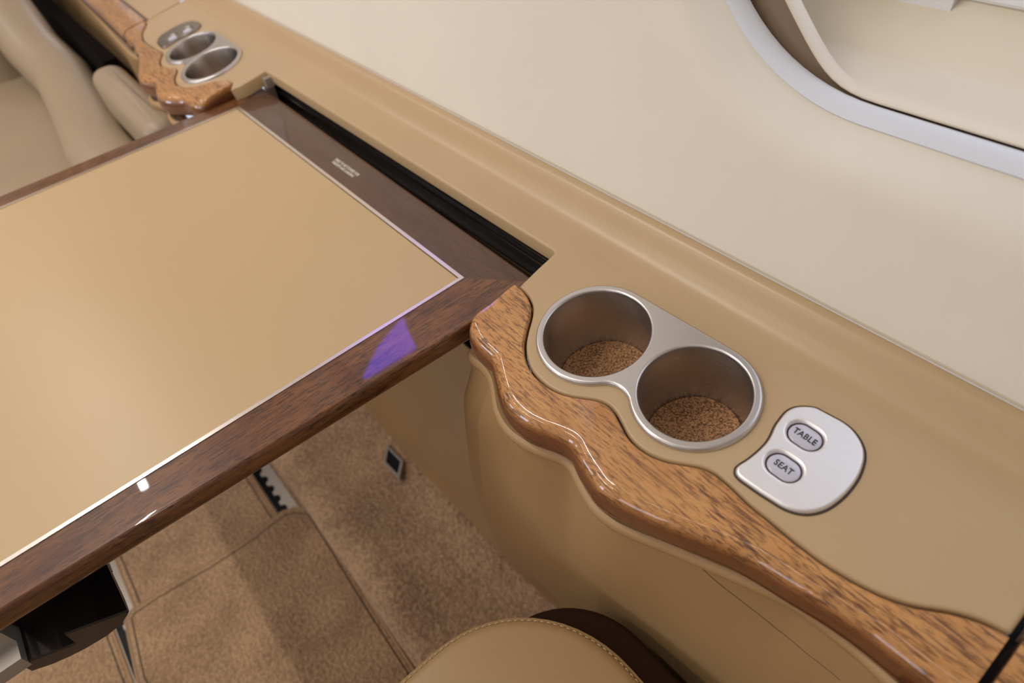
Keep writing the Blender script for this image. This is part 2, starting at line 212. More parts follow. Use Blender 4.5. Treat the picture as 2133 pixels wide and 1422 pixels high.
class MB:
    def __init__(s): s.v = []; s.f = []
    def add(s, vs, fs):
        k = len(s.v); s.v += [Vector(v) for v in vs]; s.f += [tuple(i + k for i in f) for f in fs]
    def grid(s, rows, closed_u=False, closed_v=False):
        n, m = len(rows), len(rows[0]); vs = [p for r in rows for p in r]; fs = []
        for i in range(n if closed_u else n - 1):
            for j in range(m if closed_v else m - 1):
                a, b = i, (i + 1) % n; c, d = j, (j + 1) % m
                fs.append((a*m + c, a*m + d, b*m + d, b*m + c))
        s.add(vs, fs)
    def cap(s, ring): s.add(ring, [tuple(range(len(ring)))])
    def box(s, lo, hi):
        x0, y0, z0 = lo; x1, y1, z1 = hi
        s.add([(x0,y0,z0),(x1,y0,z0),(x1,y1,z0),(x0,y1,z0),(x0,y0,z1),(x1,y0,z1),(x1,y1,z1),(x0,y1,z1)],
              [(0,3,2,1),(4,5,6,7),(0,1,5,4),(1,2,6,5),(2,3,7,6),(3,0,4,7)])
    def tube(s, pts, r, n=10, closed=False):
        pts = [Vector(p) for p in pts]; rows = []
        for i, p in enumerate(pts):
            if closed: d = pts[(i + 1) % len(pts)] - pts[i - 1]
            else: d = pts[min(i + 1, len(pts) - 1)] - pts[max(i - 1, 0)]
            d.normalize(); a = d.cross(Vector((0, 0, 1)))
            if a.length < 1e-4: a = Vector((1, 0, 0))
            a.normalize(); b = d.cross(a)
            rows.append([p + a*(r*math.cos(2*PI*k/n)) + b*(r*math.sin(2*PI*k/n)) for k in range(n)])
        s.grid(rows, closed, True)
        if not closed: s.cap(rows[0][::-1]); s.cap(rows[-1])
    def make(s, name, mat, parent=None, smooth=True): return obj(name, s.v, s.f, mat, parent, smooth)

def area(p): return sum(a[0]*b[1] - b[0]*a[1] for a, b in zip(p, p[1:] + p[:1]))/2
def ccw(p): return list(p) if area(list(p)) > 0 else list(p)[::-1]
def offset(poly, d):          # move a counter-clockwise outline inwards by d
    n = len(poly); out = []
    for i in range(n):
        a, b, c = poly[i - 1], poly[i], poly[(i + 1) % n]
        e1 = Vector((b[0] - a[0], b[1] - a[1])); e2 = Vector((c[0] - b[0], c[1] - b[1]))
        if e1.length < 1e-9: e1 = e2
        if e2.length < 1e-9: e2 = e1
        e1.normalize(); e2.normalize()
        n1 = Vector((-e1.y, e1.x)); n2 = Vector((-e2.y, e2.x)); m = n1 + n2
        if m.length < 1e-6: m = n1
        m.normalize(); k = d/max(.45, m.dot(n1))
        out.append((b[0] + m.x*k, b[1] + m.y*k))
    return out
def plate(mb, outer, holes, rings, put, hole_rings=None):
    """solid sheet: outline rings as (inset, height) from the bottom edge up to the flat top"""
    outer = ccw(outer); holes = [ccw(h) for h in holes]; hole_rings = list(hole_rings or rings)
    sup = .0007 if rings[-1][1] > rings[0][1] and len(rings) > 2 else 0
    if sup: rings = list(rings) + [(rings[-1][0] + sup, rings[-1][1])]; hole_rings = hole_rings + [(hole_rings[-1][0] + sup, hole_rings[-1][1])]
    rows = [[put(x, y, n) for x, y in offset(outer, d)] for d, n in rings]
    mb.grid(rows, False, True)
    loops = [[Vector((x, y, 0)) for x, y in offset(outer, rings[-1][0])]]
    for h in holes:
        rows = [[put(x, y, n) for x, y in offset(h, -d)] for d, n in hole_rings]
        mb.grid(rows, False, True)
        loops.append([Vector((x, y, 0)) for x, y in offset(h, -hole_rings[-1][0])][::-1])
    flat = [p for l in loops for p in l]; top = rings[-1][1]
    mb.add([put(p.x, p.y, top) for p in flat], [tuple(t) for t in tessellate_polygon(loops)])
def circle(cx, cy, r, n=96): return [(cx + r*math.cos(2*PI*k/n), cy + r*math.sin(2*PI*k/n)) for k in range(n)]
def stadium(cx, cy, w, h, n=16):
    r = h/2; a = w/2 - r; p = []
    for k in range(n + 1): t = -PI/2 + PI*k/n; p.append((cx + a + r*math.cos(t), cy + r*math.sin(t)))
    for k in range(n + 1): t = PI/2 + PI*k/n; p.append((cx - a + r*math.cos(t), cy + r*math.sin(t)))
    return p
def rrect(x0, y0, x1, y1, r, n=12):
    p = []
    for cx, cy, a in ((x1 - r, y1 - r, 0), (x0 + r, y1 - r, PI/2), (x0 + r, y0 + r, PI), (x1 - r, y0 + r, 1.5*PI)):
        for k in range(n + 1): t = a + PI/2*k/n; p.append((cx + r*math.cos(t), cy + r*math.sin(t)))
    return p
def text_mesh(name, body, size, matrix, mat, parent, align='CENTER', shear=1., spacing=1., bold=0., line=1.):
    cu = bpy.data.curves.new(name, 'FONT'); cu.body = body; cu.size = size; cu.align_x = align; cu.align_y = 'CENTER'
    cu.extrude = .00012; cu.space_character = spacing; cu.offset = bold; cu.space_line = line; cu.resolution_u = 3
    t = bpy.data.objects.new(name, cu); C.objects.link(t)
    dg = bpy.context.evaluated_depsgraph_get(); dg.update()
    me = bpy.data.meshes.new_from_object(t.evaluated_get(dg))
    bpy.data.objects.remove(t); bpy.data.curves.remove(cu)
    me.transform(Matrix.Diagonal((shear, 1, 1, 1))); me.transform(matrix)
    me.materials.clear(); me.materials.append(mat)
    o = bpy.data.objects.new(name, me); C.objects.link(o); o.parent = parent
    o.matrix_parent_inverse = parent.matrix_world.inverted(); return o

# ---------------------------------------------------------------- the side ledge
GAP0, GAP1 = .0440, .0486
arm_in = [tuple(p) for p in ARM_IN]; arm_out = [tuple(p) for p in ARM_OUT]
edge_in = offset(arm_in + [(.05, .5), (-.31, .5)], -.0)[:len(arm_in)]
def shift_in(pts, d):         # the ledge stops short of the wood by a hair
    out = []
    for i, p in enumerate(pts):
        a = pts[max(i - 1, 0)]; b = pts[min(i + 1, len(pts) - 1)]
        t = Vector((b[0] - a[0], b[1] - a[1])).normalized(); out.append((p[0] - t.y*d, p[1] + t.x*d))
    return out
ledge_edge = shift_in(arm_in, .0012)
ledge_edge = [p for p in ledge_edge if p[0] < GAP0 - .001]
near_end = ledge_edge[-1][1]
le = ledge_edge + [(GAP0, near_end + .002)]
VC = .232
cup_holes_near = [circle(x, v, r + .0022) for x, v, r in CUPS]
cup_holes_far = [circle(MIRROR - x, v, r + .0022) for x, v, r in CUPS]
far = mir(le)[::-1]
outline = le + [(GAP0, VC)] + [(MIRROR - GAP0, VC)] + far
outline += [(-.8655, .158), (-.8640, .1640), (-.8605, .1690), (-.8600, .2075), (-.857, .2088)]
outline += [(-.70, .2092), (-.52, .2097), (-.40, .2101), (-.3160, .2105), (-.3130, .2085), (-.3118, .19), (-.3096, .1690)]
ROOT = thing('side_ledge', 'long tan leather side ledge below the cream wall, holding both pairs of cup holders', 'ledge', LP(-.4, .22))
edge_rings = [(0, -.016), (0, -.0020), (.0004, -.0010), (.0011, -.0003), (.0021, 0)]
mb = MB(); plate(mb, outline, cup_holes_near + cup_holes_far, edge_rings, LP)
mb.make('top_skin', M['ledge'], ROOT)
# raised roll where the ledge meets the wall
prof = [(VC - .0045, .00004), (VC - .002, .0001), (VC, .0002), (.2365, .0004), (.2410, .0012), (.2455, .0030), (.2500, .0060), (.2540, .0096), (.2575, .0134), (.2600, .0160),
        (.2624, .0177), (.2650, .0187), (.2675, .0188), (.2696, .0180), (.2708, .0165), (.2712, .0135), (.2712, .006)]
xs = [MIRROR - GAP0 + (GAP0 - MIRROR + GAP0)*k/60 for k in range(61)]
mb = MB(); mb.grid([[LP(x, v, n) for v, n in prof] for x in xs])
mb.make('wall_roll', M['ledge'], ROOT)
# black well the table folds into
mb = MB()
y_b = .2135
mb.box((-.868, y_b, Z0 - .20), (-.305, y_b + .004, Z0 + .0285))
mb.box((-.868, .205, Z0 - .20), (-.8612, y_b, Z0 + .0260)); mb.box((-.3108, .198, Z0 - .20), (-.305, y_b, Z0 + .0240))
mb.box((-.868, .200, Z0 - .204), (-.305, y_b, Z0 - .20))
well = mb.make('table_well', M['black'], ROOT, False)
for k, (y, z) in enumerate(((.2125, .012), (.2115, .0035), (.2080, -.012))):
    mb = MB(); mb.box((-.860, y - .0015, Z0 + z - .0008), (-.312, y_b, Z0 + z + .0008)); mb.make('guide_rail', M['blackgloss'], well, False)
mb = MB(); mb.box((-.8605, .198, Z0 + .012), (-.852, .2085, Z0 + .0245)); mb.box((-.8605, .196, Z0 - .02), (-.8575, .2085, Z0 + .014))
mb.make('catch_bracket', M['greymetal'], well, False)
for a in (GAP0, MIRROR - GAP1):
    mb = MB(); mb.box((a - .02, .10 if a > 0 else .150, Z0 - .06), (a + .025, .262, Z0 - .012)); mb.make('joint_backing', M['black'], ROOT, False)
# short next sections beyond both gaps
def ledge_end(x0, x1, flip):
    v_in = .1735
    o_ = [(x0, v_in - .006*0), (x1, v_in + .02), (x1, VC), (x0, VC)]
    if flip: o_ = mir(o_)
    m_ = MB(); plate(m_, o_, [], edge_rings, LP)
    xs_ = [x0, (x0 + x1)/2, x1]
    if flip: xs_ = [MIRROR - x for x in xs_]
    m_.grid([[LP(x, v, n) for v, n in prof] for x in xs_])
    return m_
tag(ledge_end(GAP1, .42, False).make('ledge_section', M['ledge']), 'next tan ledge section past the black joint, at the lower right corner', 'ledge')
tag(ledge_end(GAP1, .95, True).make('ledge_section', M['ledge']), 'far tan ledge section past the distant cup holders, at the top edge', 'ledge')

# ---------------------------------------------------------------- wooden armrests
def arm_mesh(inn, out):
    m_ = MB(); rows = []; N = len(inn)
    s = 0.; L_ = [0.]
    for a, b in zip(out, out[1:]): s += math.hypot(b[0] - a[0], b[1] - a[1]); L_.append(s)
    for i in range(N):
        (xi, vi), (xo, vo) = inn[i], out[i]
        w = math.hypot(xo - xi, vo - vi); d = max(w, 1e-5)
        t_end = sstep(.030, .062, L_[i])               # the end against the table is cut square, the rest rolls over
        r = min(lerp(.0022, .0155, t_end), w*.62); h = lerp(.0030, .0200, t_end)
        top = .0016
        row = []
        def pt(dist_from_out, n): k = 1 - dist_from_out/d; return LP(lerp(xi, xo, k), lerp(vi, vo, k), n)
        row += [pt(d - .0002, -.020), pt(d - .0002, -.0006), pt(d - .0006, top - .0008), pt(d - .0016, top)]
        for k in range(1, 5): row.append(pt(lerp(d - .0016, r, k/5), top))
        for k in range(0, 11):
            a = PI/2*k/10
            row.append(pt(r*(1 - math.sin(a)**.92), top - h*(1 - math.cos(a)**.92 if math.cos(a) > 1e-6 else 1)))
        zb = -.0245
        row.append(pt(0, top - h - .002)); row.append(pt(.0006, zb + .003)); row.append(pt(.0030, zb)); row.append(pt(min(.02, d*.7), zb - .001))
        rows.append(row)
    m_.grid(rows); m_.cap(rows[-1])
    return m_
def cut(inn, out, x):
    pairs = [(a, b) for a, b in zip(inn, out)]; res = []
    for a, b in pairs:
        res.append((a, b))
    return [p[0] for p in res], [p[1] for p in res]
# finish the near end square at the black joint
ai = list(arm_in); ao = list(arm_out)
nn = len(ai); tail = 26
xe = GAP0
for k in range(tail):
    i = nn - tail + k; t = (k + 1)/tail
    ai[i] = (ai[i][0] + (xe - ai[-1][0])*t if k < tail - 1 else xe, ai[i][1])
    ao[i] = (ao[i][0] + (xe - ao[-1][0])*t if k < tail - 1 else xe, ao[i][1])
tag(arm_mesh(ai, ao).make('wood_armrest', M['arm_wood']), 'wavy glossy mahogany armrest trim around the near pair of cup holders', 'armrest')
fo = arm_mesh(mir(ai), mir(ao)).make('wood_armrest', M['arm_wood'])
tag(fo, 'distant mahogany armrest trim behind the table, beside the far cup holders', 'armrest')
def arm_stub(x0, x1):
    n_ = 24; inn = []; out = []
    vi0, vo0 = ai[-1][1], ao[-1][1]
    for k in range(n_):
        t = k/(n_ - 1); x = lerp(x0, x1, t)
        inn.append((x, vi0 + .0025 + .02*t)); out.append((x, vo0 + .03*t))
    return inn, out
i2, o2 = arm_stub(GAP1, .42)
def stub_mesh(i_, o_):
    n0 = [(i_[0][0], i_[0][1])]*0
    m_ = MB(); rows = []
    for (xi, vi), (xo, vo) in zip(i_, o_):
        d = abs(vi - vo); row = [LP(xi, vi - .0002, -.02), LP(xi, vi - .0006, .0008), LP(xi, vi - .0016, .0016)]
        for k in range(0, 11):
            a = PI/2*k/10; rr = .0155; row.append(LP(xo, vo + rr*(1 - math.sin(a)**.92), .0016 - .02*(1 - (max(math.cos(a), 0))**.92)))
        row += [LP(xo, vo + .003, -.0245), LP(xo, vo + .02, -.0255)]; rows.append(row)
    m_.grid(rows); m_.cap(rows[0]); m_.cap(rows[-1]); return m_
tag(stub_mesh(i2, o2).make('wood_armrest', M['arm_wood']), 'short end of wooden armrest past the black joint, lower right corner', 'armrest')
i3, o3 = arm_stub(GAP1, .95)
tag(stub_mesh(mir(i3), mir(o3)).make('wood_armrest', M['arm_wood']), 'dark red wooden armrest strip running off the top edge, farthest of the armrests', 'armrest')

# ---------------------------------------------------------------- cup holders
def cup_outline(c1, R1, c2, R2, rf=.017):
    (x1, y1), (x2, y2) = c1, c2; dx, dy = x2 - x1, y2 - y1; D = math.hypot(dx, dy); ang = math.atan2(dy, dx)
    ex, ey = (dx/D, dy/D), (-dy/D, dx/D)
    be = math.acos((R1 - R2)/D)                                     # outer tangent on the wall side
    A, B = R1 + rf, R2 + rf; u = (A*A - B*B + D*D)/(2*D); w = -math.sqrt(A*A - u*u)
    fx, fy = x1 + ex[0]*u + ey[0]*w, y1 + ex[1]*u + ey[1]*w
    p = []
    a0 = ang + be; a1 = math.atan2(fy - y1, fx - x1)
    if a1 < a0: a1 += 2*PI
    for k in range(61): t = lerp(a0, a1, k/60); p.append((x1 + R1*math.cos(t), y1 + R1*math.sin(t)))
    b0 = math.atan2(y1 - fy, x1 - fx); b1 = math.atan2(y2 - fy, x2 - fx)
    while b1 > b0: b1 -= 2*PI
    if b0 - b1 > PI: b1 += 2*PI
    for k in range(1, 24): t = lerp(b0, b1, k/24); p.append((fx + rf*math.cos(t), fy + rf*math.sin(t)))
    g0 = math.atan2(fy - y2, fx - x2); g1 = ang + be
    while g1 < g0: g1 += 2*PI
    for k in range(61): t = lerp(g0, g1, k/60); p.append((x2 + R2*math.cos(t), y2 + R2*math.sin(t)))
    for k in range(1, 8): t = k/8; p.append((lerp(p[-1][0], p[0][0], 1/(9 - k)), lerp(p[-1][1], p[0][1], 1/(9 - k))))
    return p
def cup_holder(label, flip):
    mm = (lambda q: MIRROR - q) if flip else (lambda q: q)
    (x1, v1, r1), (x2, v2, r2) = CUPS
    t = thing('cup_holder', label, 'cup holder', LP(mm((x1 + x2)/2), (v1 + v2)/2), 'double cup holders in the side ledge')
    ol = cup_outline((x1, v1), .0438, (x2, v2), .0414)
    if flip: ol = mir(ol)
    hs = [circle(mm(x), v, r) for x, v, r in CUPS]
    m_ = MB(); plate(m_, ol, hs, [(-.0004, .0002), (0, .0018), (.0006, .0029), (.0016, .0034)], LP,
                     [(0, -.002), (0, .0022), (.0005, .0030), (.0012, .0034)])
    m_.make('rim_plate', M['steel'], t)
    for x, v, r in CUPS:
        x = mm(x); d = .0585; m_ = MB(); rows = []
        for rr, n in ((r + .0014, .0012), (r + .0003, .0012), (r, 0), (r - .0004, -.012), (r - .0006, -.03), (r - .0010, -d + .004), (r - .0025, -d + .001), (r - .006, -d), (.0005, -d)):
            rows.append([LP(x + rr*math.cos(2*PI*k/96), v + rr*math.sin(2*PI*k/96), n) for k in range(96)])
        m_.grid(rows, False, True)
        c = m_.make('cup', M['cupsteel'], t)
        rr = r - .0018; m_ = MB(); sh = []                          # loose-cut disc with slightly flattened sides
        for k in range(72):
            a = 2*PI*k/72; q = rr*(1 - .030*max(0, math.cos(a - .55))**6 - .02*max(0, math.cos(a - 2.6))**8)
            sh.append((x + q*math.cos(a), v + q*math.sin(a)))
        plate(m_, sh, [], [(0, -d + .0003), (0, -d + .0022), (.0004, -d + .0028)], LP)
        m_.make('cork_liner', M['cork'], c)
    return t
cup_holder('near brushed steel double cup holder with cork-lined wells beside the wavy wood', False)
cup_holder('small-looking distant steel double cup holder in the ledge behind the table', True)

# ---------------------------------------------------------------- control panels
def control_panel(label, flip):
    mm = (lambda q: MIRROR - q) if flip else (lambda q: q)
    t = thing('control_panel', label, 'control panel', LP(mm(-.08), .18), 'control panels in the side ledge')
    ol = [(mm(x), v) for x, v in PLATE_CP]
    spots = [(-.0806, .1940, 'TABLE'), (-.0778, .1699, 'SEAT')]
    hs = [stadium(mm(x), v, .0222, .0166) for x, v, _ in spots]
    dense = []                                                      # round the traced outline
    oc = ccw(ol); n_ = len(oc)
    for i in range(n_):
        p0, p1, p2, p3 = oc[i - 1], oc[i], oc[(i + 1) % n_], oc[(i + 2) % n_]
        for k in range(5):
            s = k/5
            f = lambda a, b, c, d: .5*(2*b + (c - a)*s + (2*a - 5*b + 4*c - d)*s*s + (3*b - a - 3*c + d)*s**3)
            dense.append((f(p0[0], p1[0], p2[0], p3[0]), f(p0[1], p1[1], p2[1], p3[1])))
    m_ = MB(); plate(m_, dense, hs, [(-.0010, -.0010), (-.0003, .0010), (.0002, .0022), (.0010, .0028)], LP,
                     [(-.0011, -.003), (-.0008, .0002), (-.0003, .0017), (.0004, .0025), (.0012, .0028)])
    m_.make('face_plate', M['alu_dark_reflection' if flip else 'alu'], t)  # far plate coloured darker to imitate its dark reflection
    m_ = MB(); plate(m_, offset(ccw(dense), -.0016), [], [(0, -.001), (0, .0004), (.0006, .0006)], LP); m_.make('gasket', M['gasket'], t)
    for x, v, word in spots:
        x = mm(x); m_ = MB(); rows = []
        for sc, n in ((1., -.002), (.99, .0002), (.93, .0010), (.80, .0014), (.5, .0017), (.02, .0018)):
            rows.append([LP(x + (a - x)*sc, v + (b - v)*sc, n) for a, b in stadium(x, v, .0198, .0142)])
        m_.grid(rows, False, True); bt = m_.make('push_button', M['button'], t)
        if not flip:
            mat_ = LEDGE @ Matrix.Translation((x, v - .0002, .0018))
            text_mesh('button_legend', word, .0056, mat_, M['ink'], bt, shear=.86, spacing=1.08, bold=.00010)
    return t
control_panel('brushed aluminium control panel with buttons reading TABLE and SEAT', False)
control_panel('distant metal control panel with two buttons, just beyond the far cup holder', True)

# ---------------------------------------------------------------- folding table
ZT = .008 + Z0
TB = thing('folding_table', 'tan folding table with glossy dark wood border pulled out from the ledge', 'table', (-.6, 0, ZT))
inner = [(-.3666, .1516), (-.8464, .1531), (-.8464, -.2275), (-.3655, -.2275)]      # outside of the metal trim
outer = [(-.3180, .1900), (-.8745, .1985), (-.8745, -.2385), (-.3358, -.2385)]
def rail(k, mat):
    a, b = inner[k], inner[(k + 1) % 4]; c, d = outer[k], outer[(k + 1) % 4]
    m_ = MB(); rows = []; n_ = 40
    for i in range(n_ + 1):
        t = i/n_; p = (lerp(a[0], b[0], t), lerp(a[1], b[1], t)); q = (lerp(c[0], d[0], t), lerp(c[1], d[1], t))
        w = math.hypot(q[0] - p[0], q[1] - p[1]); row = []
        for off, dz in ((-1, -.006), (-1, 0), (-.5, 0), (.0042, 0), (.0030, 0), (.0020, -.0001), (.0012, -.0003), (.0005, -.0010), (-.0008, -.0035), (-.0012, -.006), (-.0012, -.0120), (-.0004, -.0150), (.0016, -.0175), (.0045, -.0186), (.014, -.0190)):
            f = 0 if off == -1 else (.5 if off == -.5 else 1 - off/w)
            row.append((lerp(p[0], q[0], f), lerp(p[1], q[1], f), ZT + dz))
        rows.append(row)
    m_.grid(rows); return m_.make('border_rail', mat, TB)
for k, mt in ((0, 'rail_wood_x'), (1, 'rail_wood_y'), (2, 'rail_wood_x'), (3, 'rail_wood_y')): rail(k, M[mt])
def inset4(p, d): return offset(ccw(p), d)
m_ = MB(); ti = ccw(inner)
r0 = [(x, y, ZT - .002) for x, y in ti]; r1 = [(x, y, ZT + .0006) for x, y in offset(ti, .0002)]
r2 = [(x, y, ZT + .0006) for x, y in offset(ti, .0036)]; r3 = [(x, y, ZT - .002) for x, y in offset(ti, .0037)]
m_.grid([r0, r1, r2, r3], False, True); m_.make('metal_trim', M['trim'], TB, False)
m_ = MB(); plate(m_, offset(ti, .0037), [], [(0, -.008), (.0004, -.0006), (.0010, -.0002)], lambda x, y, n: Vector((x, y, ZT + n)))
m_.make('inlay_panel', M['inlay'], TB)
m_ = MB(); m_.box((-.862, -.226, ZT - .0185), (-.345, .178, ZT - .009)); m_.make('underside_panel', M['darkbrown'], TB, False)
text_mesh('placard', 'TABLE TO BE STOWED FOR\nTAKEOFF AND LANDING', .0050, Matrix.Translation((-.605, .1708, ZT + .0001)), M['placard'], TB, shear=.80, bold=.00012, line=.98)
# dark support arm below the table with its grey slide
front = [(-.3590, -.2570, -.0735, -.0876), (-.3549, -.2447, -.0740, -.0893), (-.3510, -.2330, -.0748, -.0886), (-.3478, -.2232, -.0750, -.0870), (-.3472, -.2214, -.0590, -.0866),
         (-.3419, -.2057, -.0600, -.0816), (-.3375, -.1926, -.0608, -.0742), (-.3352, -.1856, -.0611, -.0670), (-.3345, -.1830, -.0612, -.0640)]
m_ = MB(); rows = []
for x, y, zt_, zl in front:
    rows.append([(x - .13, y - .004, zl + Z0), (x - .012, y, zl + Z0 - .0004), (x - .0015, y, zl + Z0), (x, y, zl + Z0 + .0012), (x, y, zt_ + Z0 - .0012), (x - .0012, y, zt_ + Z0), (x - .13, y - .004, zt_ + Z0)])
m_.grid(rows); m_.cap(rows[0][::-1]); m_.cap(rows[-1])
m_.box((-.465, -.25, Z0 - .076), (-.385, -.187, ZT - .0187))
br = m_.make('support_bracket', M['blackgloss'], TB, True)
m_ = MB(); m_.box((-.47, -.420, Z0 - .078), (-.357, -.252, Z0 - .066)); m_.box((-.47, -.420, Z0 - .066), (-.372, -.252, Z0 - .048)); m_.make('slide_rail', M['greymetal'], TB, False)

# ---------------------------------------------------------------- side panel under the ledge
def y_toe(x): return interp([(-1.9, .120), (-.53, .120), (-.36, .128), (-.283, .134), (-.1, .142), (.5, .150)], x)
ZTOE = .080
def pedestal(flip):
    lip = [tuple(p) for p in LIP]
    pre = [(-.3140, .185), (-.3160, .165), (-.3172, .145), (-.3182, .128), (-.3186, .118), (-.3184, .1115), (-.3172, .1084), (-.3150, .1068), (-.3100, .1062), (-.3050, .1061)]
    k0 = max(i for i, p in enumerate(lip) if p[0] < -.3015) + 1
    path = pre + [p for p in lip[k0:] if p[0] < .2]
    path += [(.10 + .05*k, .120 + .003*k) for k in range(0, 7)] + [(.5 + .1*k, .14) for k in range(0, 16)]
    path = [path[0]] + [tuple(.5*Vector(b) + .25*Vector(a) + .25*Vector(c)) for a, b, c in zip(path, path[1:], path[2:])] + [path[-1]]
    n_ = len(path); nrm = []
    for i in range(n_):
        a = Vector(path[max(i - 1, 0)]); b = Vector(path[min(i + 1, n_ - 1)]); t = (b - a).normalized(); nrm.append(Vector((t.y, -t.x)))   # outwards, to the aisle
    nl = -.034
    roll = [(d - .0018, n) for d, n in ((.022, -.038), (.0125, -.0375), (.0100, -.0355), (.0080, -.0332), (.0058, -.0315), (.0040, -.0309), (.0022, -.0316), (.0008, -.0334), (.0001, -.0360), (.0002, -.0390), (.0012, -.0420), (.0030, -.0445))]
    rows = []
    for i, (x, v) in enumerate(path):
        row = []
        for d, n in roll:
            row.append(LP(x - nrm[i].x*d, v - nrm[i].y*d, n))
        e = row[-1]
        ys = interp([(-.33, .080), (-.31, .081), (-.25, .0835), (-.2, .090), (-.1, .108), (0, .124), (.5, .140)], x)
        for t in [.003, .006, .009, .012, .016, .020, .026, .032] + [.04 + .96*(k/26)**1.15 for k in range(1, 27)]:
            z = lerp(e.z, ZTOE, t)
            s1 = sstep(0, .38, t); s2 = sstep(.42, 1.0, t)
            y0 = min(e.y, .107) if x < -.29 else e.y
            yy = lerp(y0, ys, s1); yy = lerp(yy, y_toe(x), s2)
            wc = 1 - sstep(-.302, -.245, x)
            yc = interp([(-.50, .128), (-.38, .100), (-.30, .083), (-.26, .0787), (-.21, .0768), (-.156, .0786), (-.11, .083), (-.07, .0882), (-.034, .0948), (-.01, .0975)], z - Z0)
            yy = lerp(yy, lerp(y0, yc, sstep(-.022, .075, t)), wc)
            row.append(Vector((e.x, yy + e.y - y0, z)))
        rows.append(row)
    if flip: rows = [[Vector((MIRROR - p.x, p.y, p.z)) for p in r] for r in rows]
    m_ = MB(); m_.grid(rows); return m_
sp = pedestal(False).make('lower_console', M['panel'])
tag(sp, 'tan console front with a wavy rolled lip below the near wooden armrest', 'console')
sp2 = pedestal(True).make('lower_console', M['panel'])
tag(sp2, 'distant tan console front below the far wooden armrest, behind the table', 'console')
# thin joint line in the near panel
from mathutils.bvhtree import BVHTree
tree = BVHTree.FromPolygons([v.co for v in sp.data.vertices], [tuple(p.vertices) for p in sp.data.polygons])
JOINT = [(-.0860, -.0275), (-.0790, -.0335), (-.0715, -.0397), (-.0533, -.0503), (-.0347, -.0596), (-.016, -.0627), (.0077, -.0616)]
seg = []
for (xa, za), (xb, zb_) in zip(JOINT, JOINT[1:]):
    for k in range(8):
        x, z = lerp(xa, xb, k/8), lerp(za, zb_, k/8) + Z0
        hit = tree.ray_cast(Vector((x, -.2, z)), Vector((0, 1, 0)))[0]
        if hit: seg.append(hit)
m_ = MB(); m_.tube(seg, .0004, 6); m_.make('joint_line', M['joint'], sp)
# recessed wall between the two
rows = []
for i in range(41):
    x = lerp(-.862, -.327, i/40); yt = y_toe(x); row = []
    for k in range(21):
        t = k/20; row.append((x, lerp(yt, .265, sstep(0, .55, t)*.7 + .3*t), lerp(ZTOE, Z0 - .02, t)))
    rows.append(row)
m_ = MB(); m_.grid(rows); tag(m_.make('recess_panel', M['panel']), 'brown-tan recessed wall panel under the table, between the two console fronts', 'panel')

# ---------------------------------------------------------------- carpeted toe and floor
rows = []
for i in range(121):
    x = lerp(-1.9, .6, i/120); yt = y_toe(x); row = []
    for y, z in ((-.047, .004), (-.050, .018), (-.0505, .030), (-.047, .043), (-.039, .053), (-.026, .060), (-.008, .0645)): row.append((x, y, z))
    for k in range(1, 10):
        t = k/9; row.append((x, lerp(-.008, yt + .004, t), lerp(.0645, ZTOE + .002, t) - .014*math.sin(PI*t)))
    row.append((x, yt + .02, ZTOE)); rows.append(row)
m_ = MB(); m_.grid(rows); tag(m_.make('carpeted_kick', M['carpet']), 'carpeted kick step running along the foot of the tan console fronts', 'carpet')
m_ = MB(); m_.box((-3.7, -1.75, -.03), (1.6, .32, 0)); structure(m_.make('floor', M['carpet'], None, False))
# seat tracks
def seat_track(y, label):
    t = thing('seat_track', label, 'track', (-.6, y, 0), 'seat tracks in the cabin floor')
    m_ = MB(); m_.box((-2.6, y - .0140, 0), (.5, y - .0115, .0030)); m_.make('flange', M['track'], t, False)
    m_ = MB(); m_.box((-2.6, y - .0115, 0), (.5, y - .0015, .0016)); m_.make('channel', M['black'], t, False)
    sc = []
    n_ = int(3.1/.0254)
    m_ = MB(); ol = []
    x = -2.6
    pts = []
    for k in range(n_):
        xc = -2.6 + .0254*k
        for j in range(9):
            a = PI*j/8; pts.append((xc + .0127 - .0085*math.cos(a), y - .0015 + .0075*math.sin(a)))
    pts = [(-2.6, y - .0015)] + pts + [(.5, y - .0015), (.5, y + .020), (-2.6, y + .020)]
    plate(m_, pts, [], [(0, 0), (0, .0030)], lambda a, b, n: Vector((a, b, n)))
    m_.make('scalloped_flange', M['track'], t, False)
    m_ = MB(); m_.box((-2.6, y - .0015, 0), (.5, y + .008, .0012)); m_.make('slot_floor', M['black'], t, False)
    return t
seat_track(-.0770, 'aluminium seat track with scalloped edge beside the carpeted kick step')
seat_track(-.352, 'seat track with black slot showing below the table bracket, lower left')
# carpet lengths between and beside the tracks
def carpet_piece(name, poly, h, label, mat=None, z=0.):
    t = thing(name, label, 'carpet', (poly[0][0], poly[0][1], z))
    cx = sum(p[0] for p in poly)/len(poly); cy = sum(p[1] for p in poly)/len(poly)
    m_ = MB(); plate(m_, poly, [], [(0, z), (0, z + h*.5), (.0015, z + h*.85), (.004, z + h), ], lambda a, b, n: Vector((a, b, n)))
    m_.make('pile', mat or M['mat'], t)
    m_ = MB(); m_.tube([(a, b, z + h*.55) for a, b in offset(ccw(poly), -.0006)], h*.5, 8, True); m_.make('bound_edge', M['binding'], t)
    m_ = MB(); m_.tube([(a, b, z + h - .0002) for a, b in offset(ccw(poly), .0085)], .0011, 6, True); m_.make('hem_stitching', M['gasket'], t)
    return t
carpet_piece('carpet_strip', rrect(-2.6, -.329, .5, -.0925, .012, 4), .0055, 'flat brown carpet strip between the seat tracks, partly under the mat')
carpet_piece('carpet_strip', rrect(-2.6, -1.1, .5, -.368, .012, 4), .0055, 'brown carpet strip left of the seat track, under the table bracket')
mt = [tuple(p) for p in MAT]
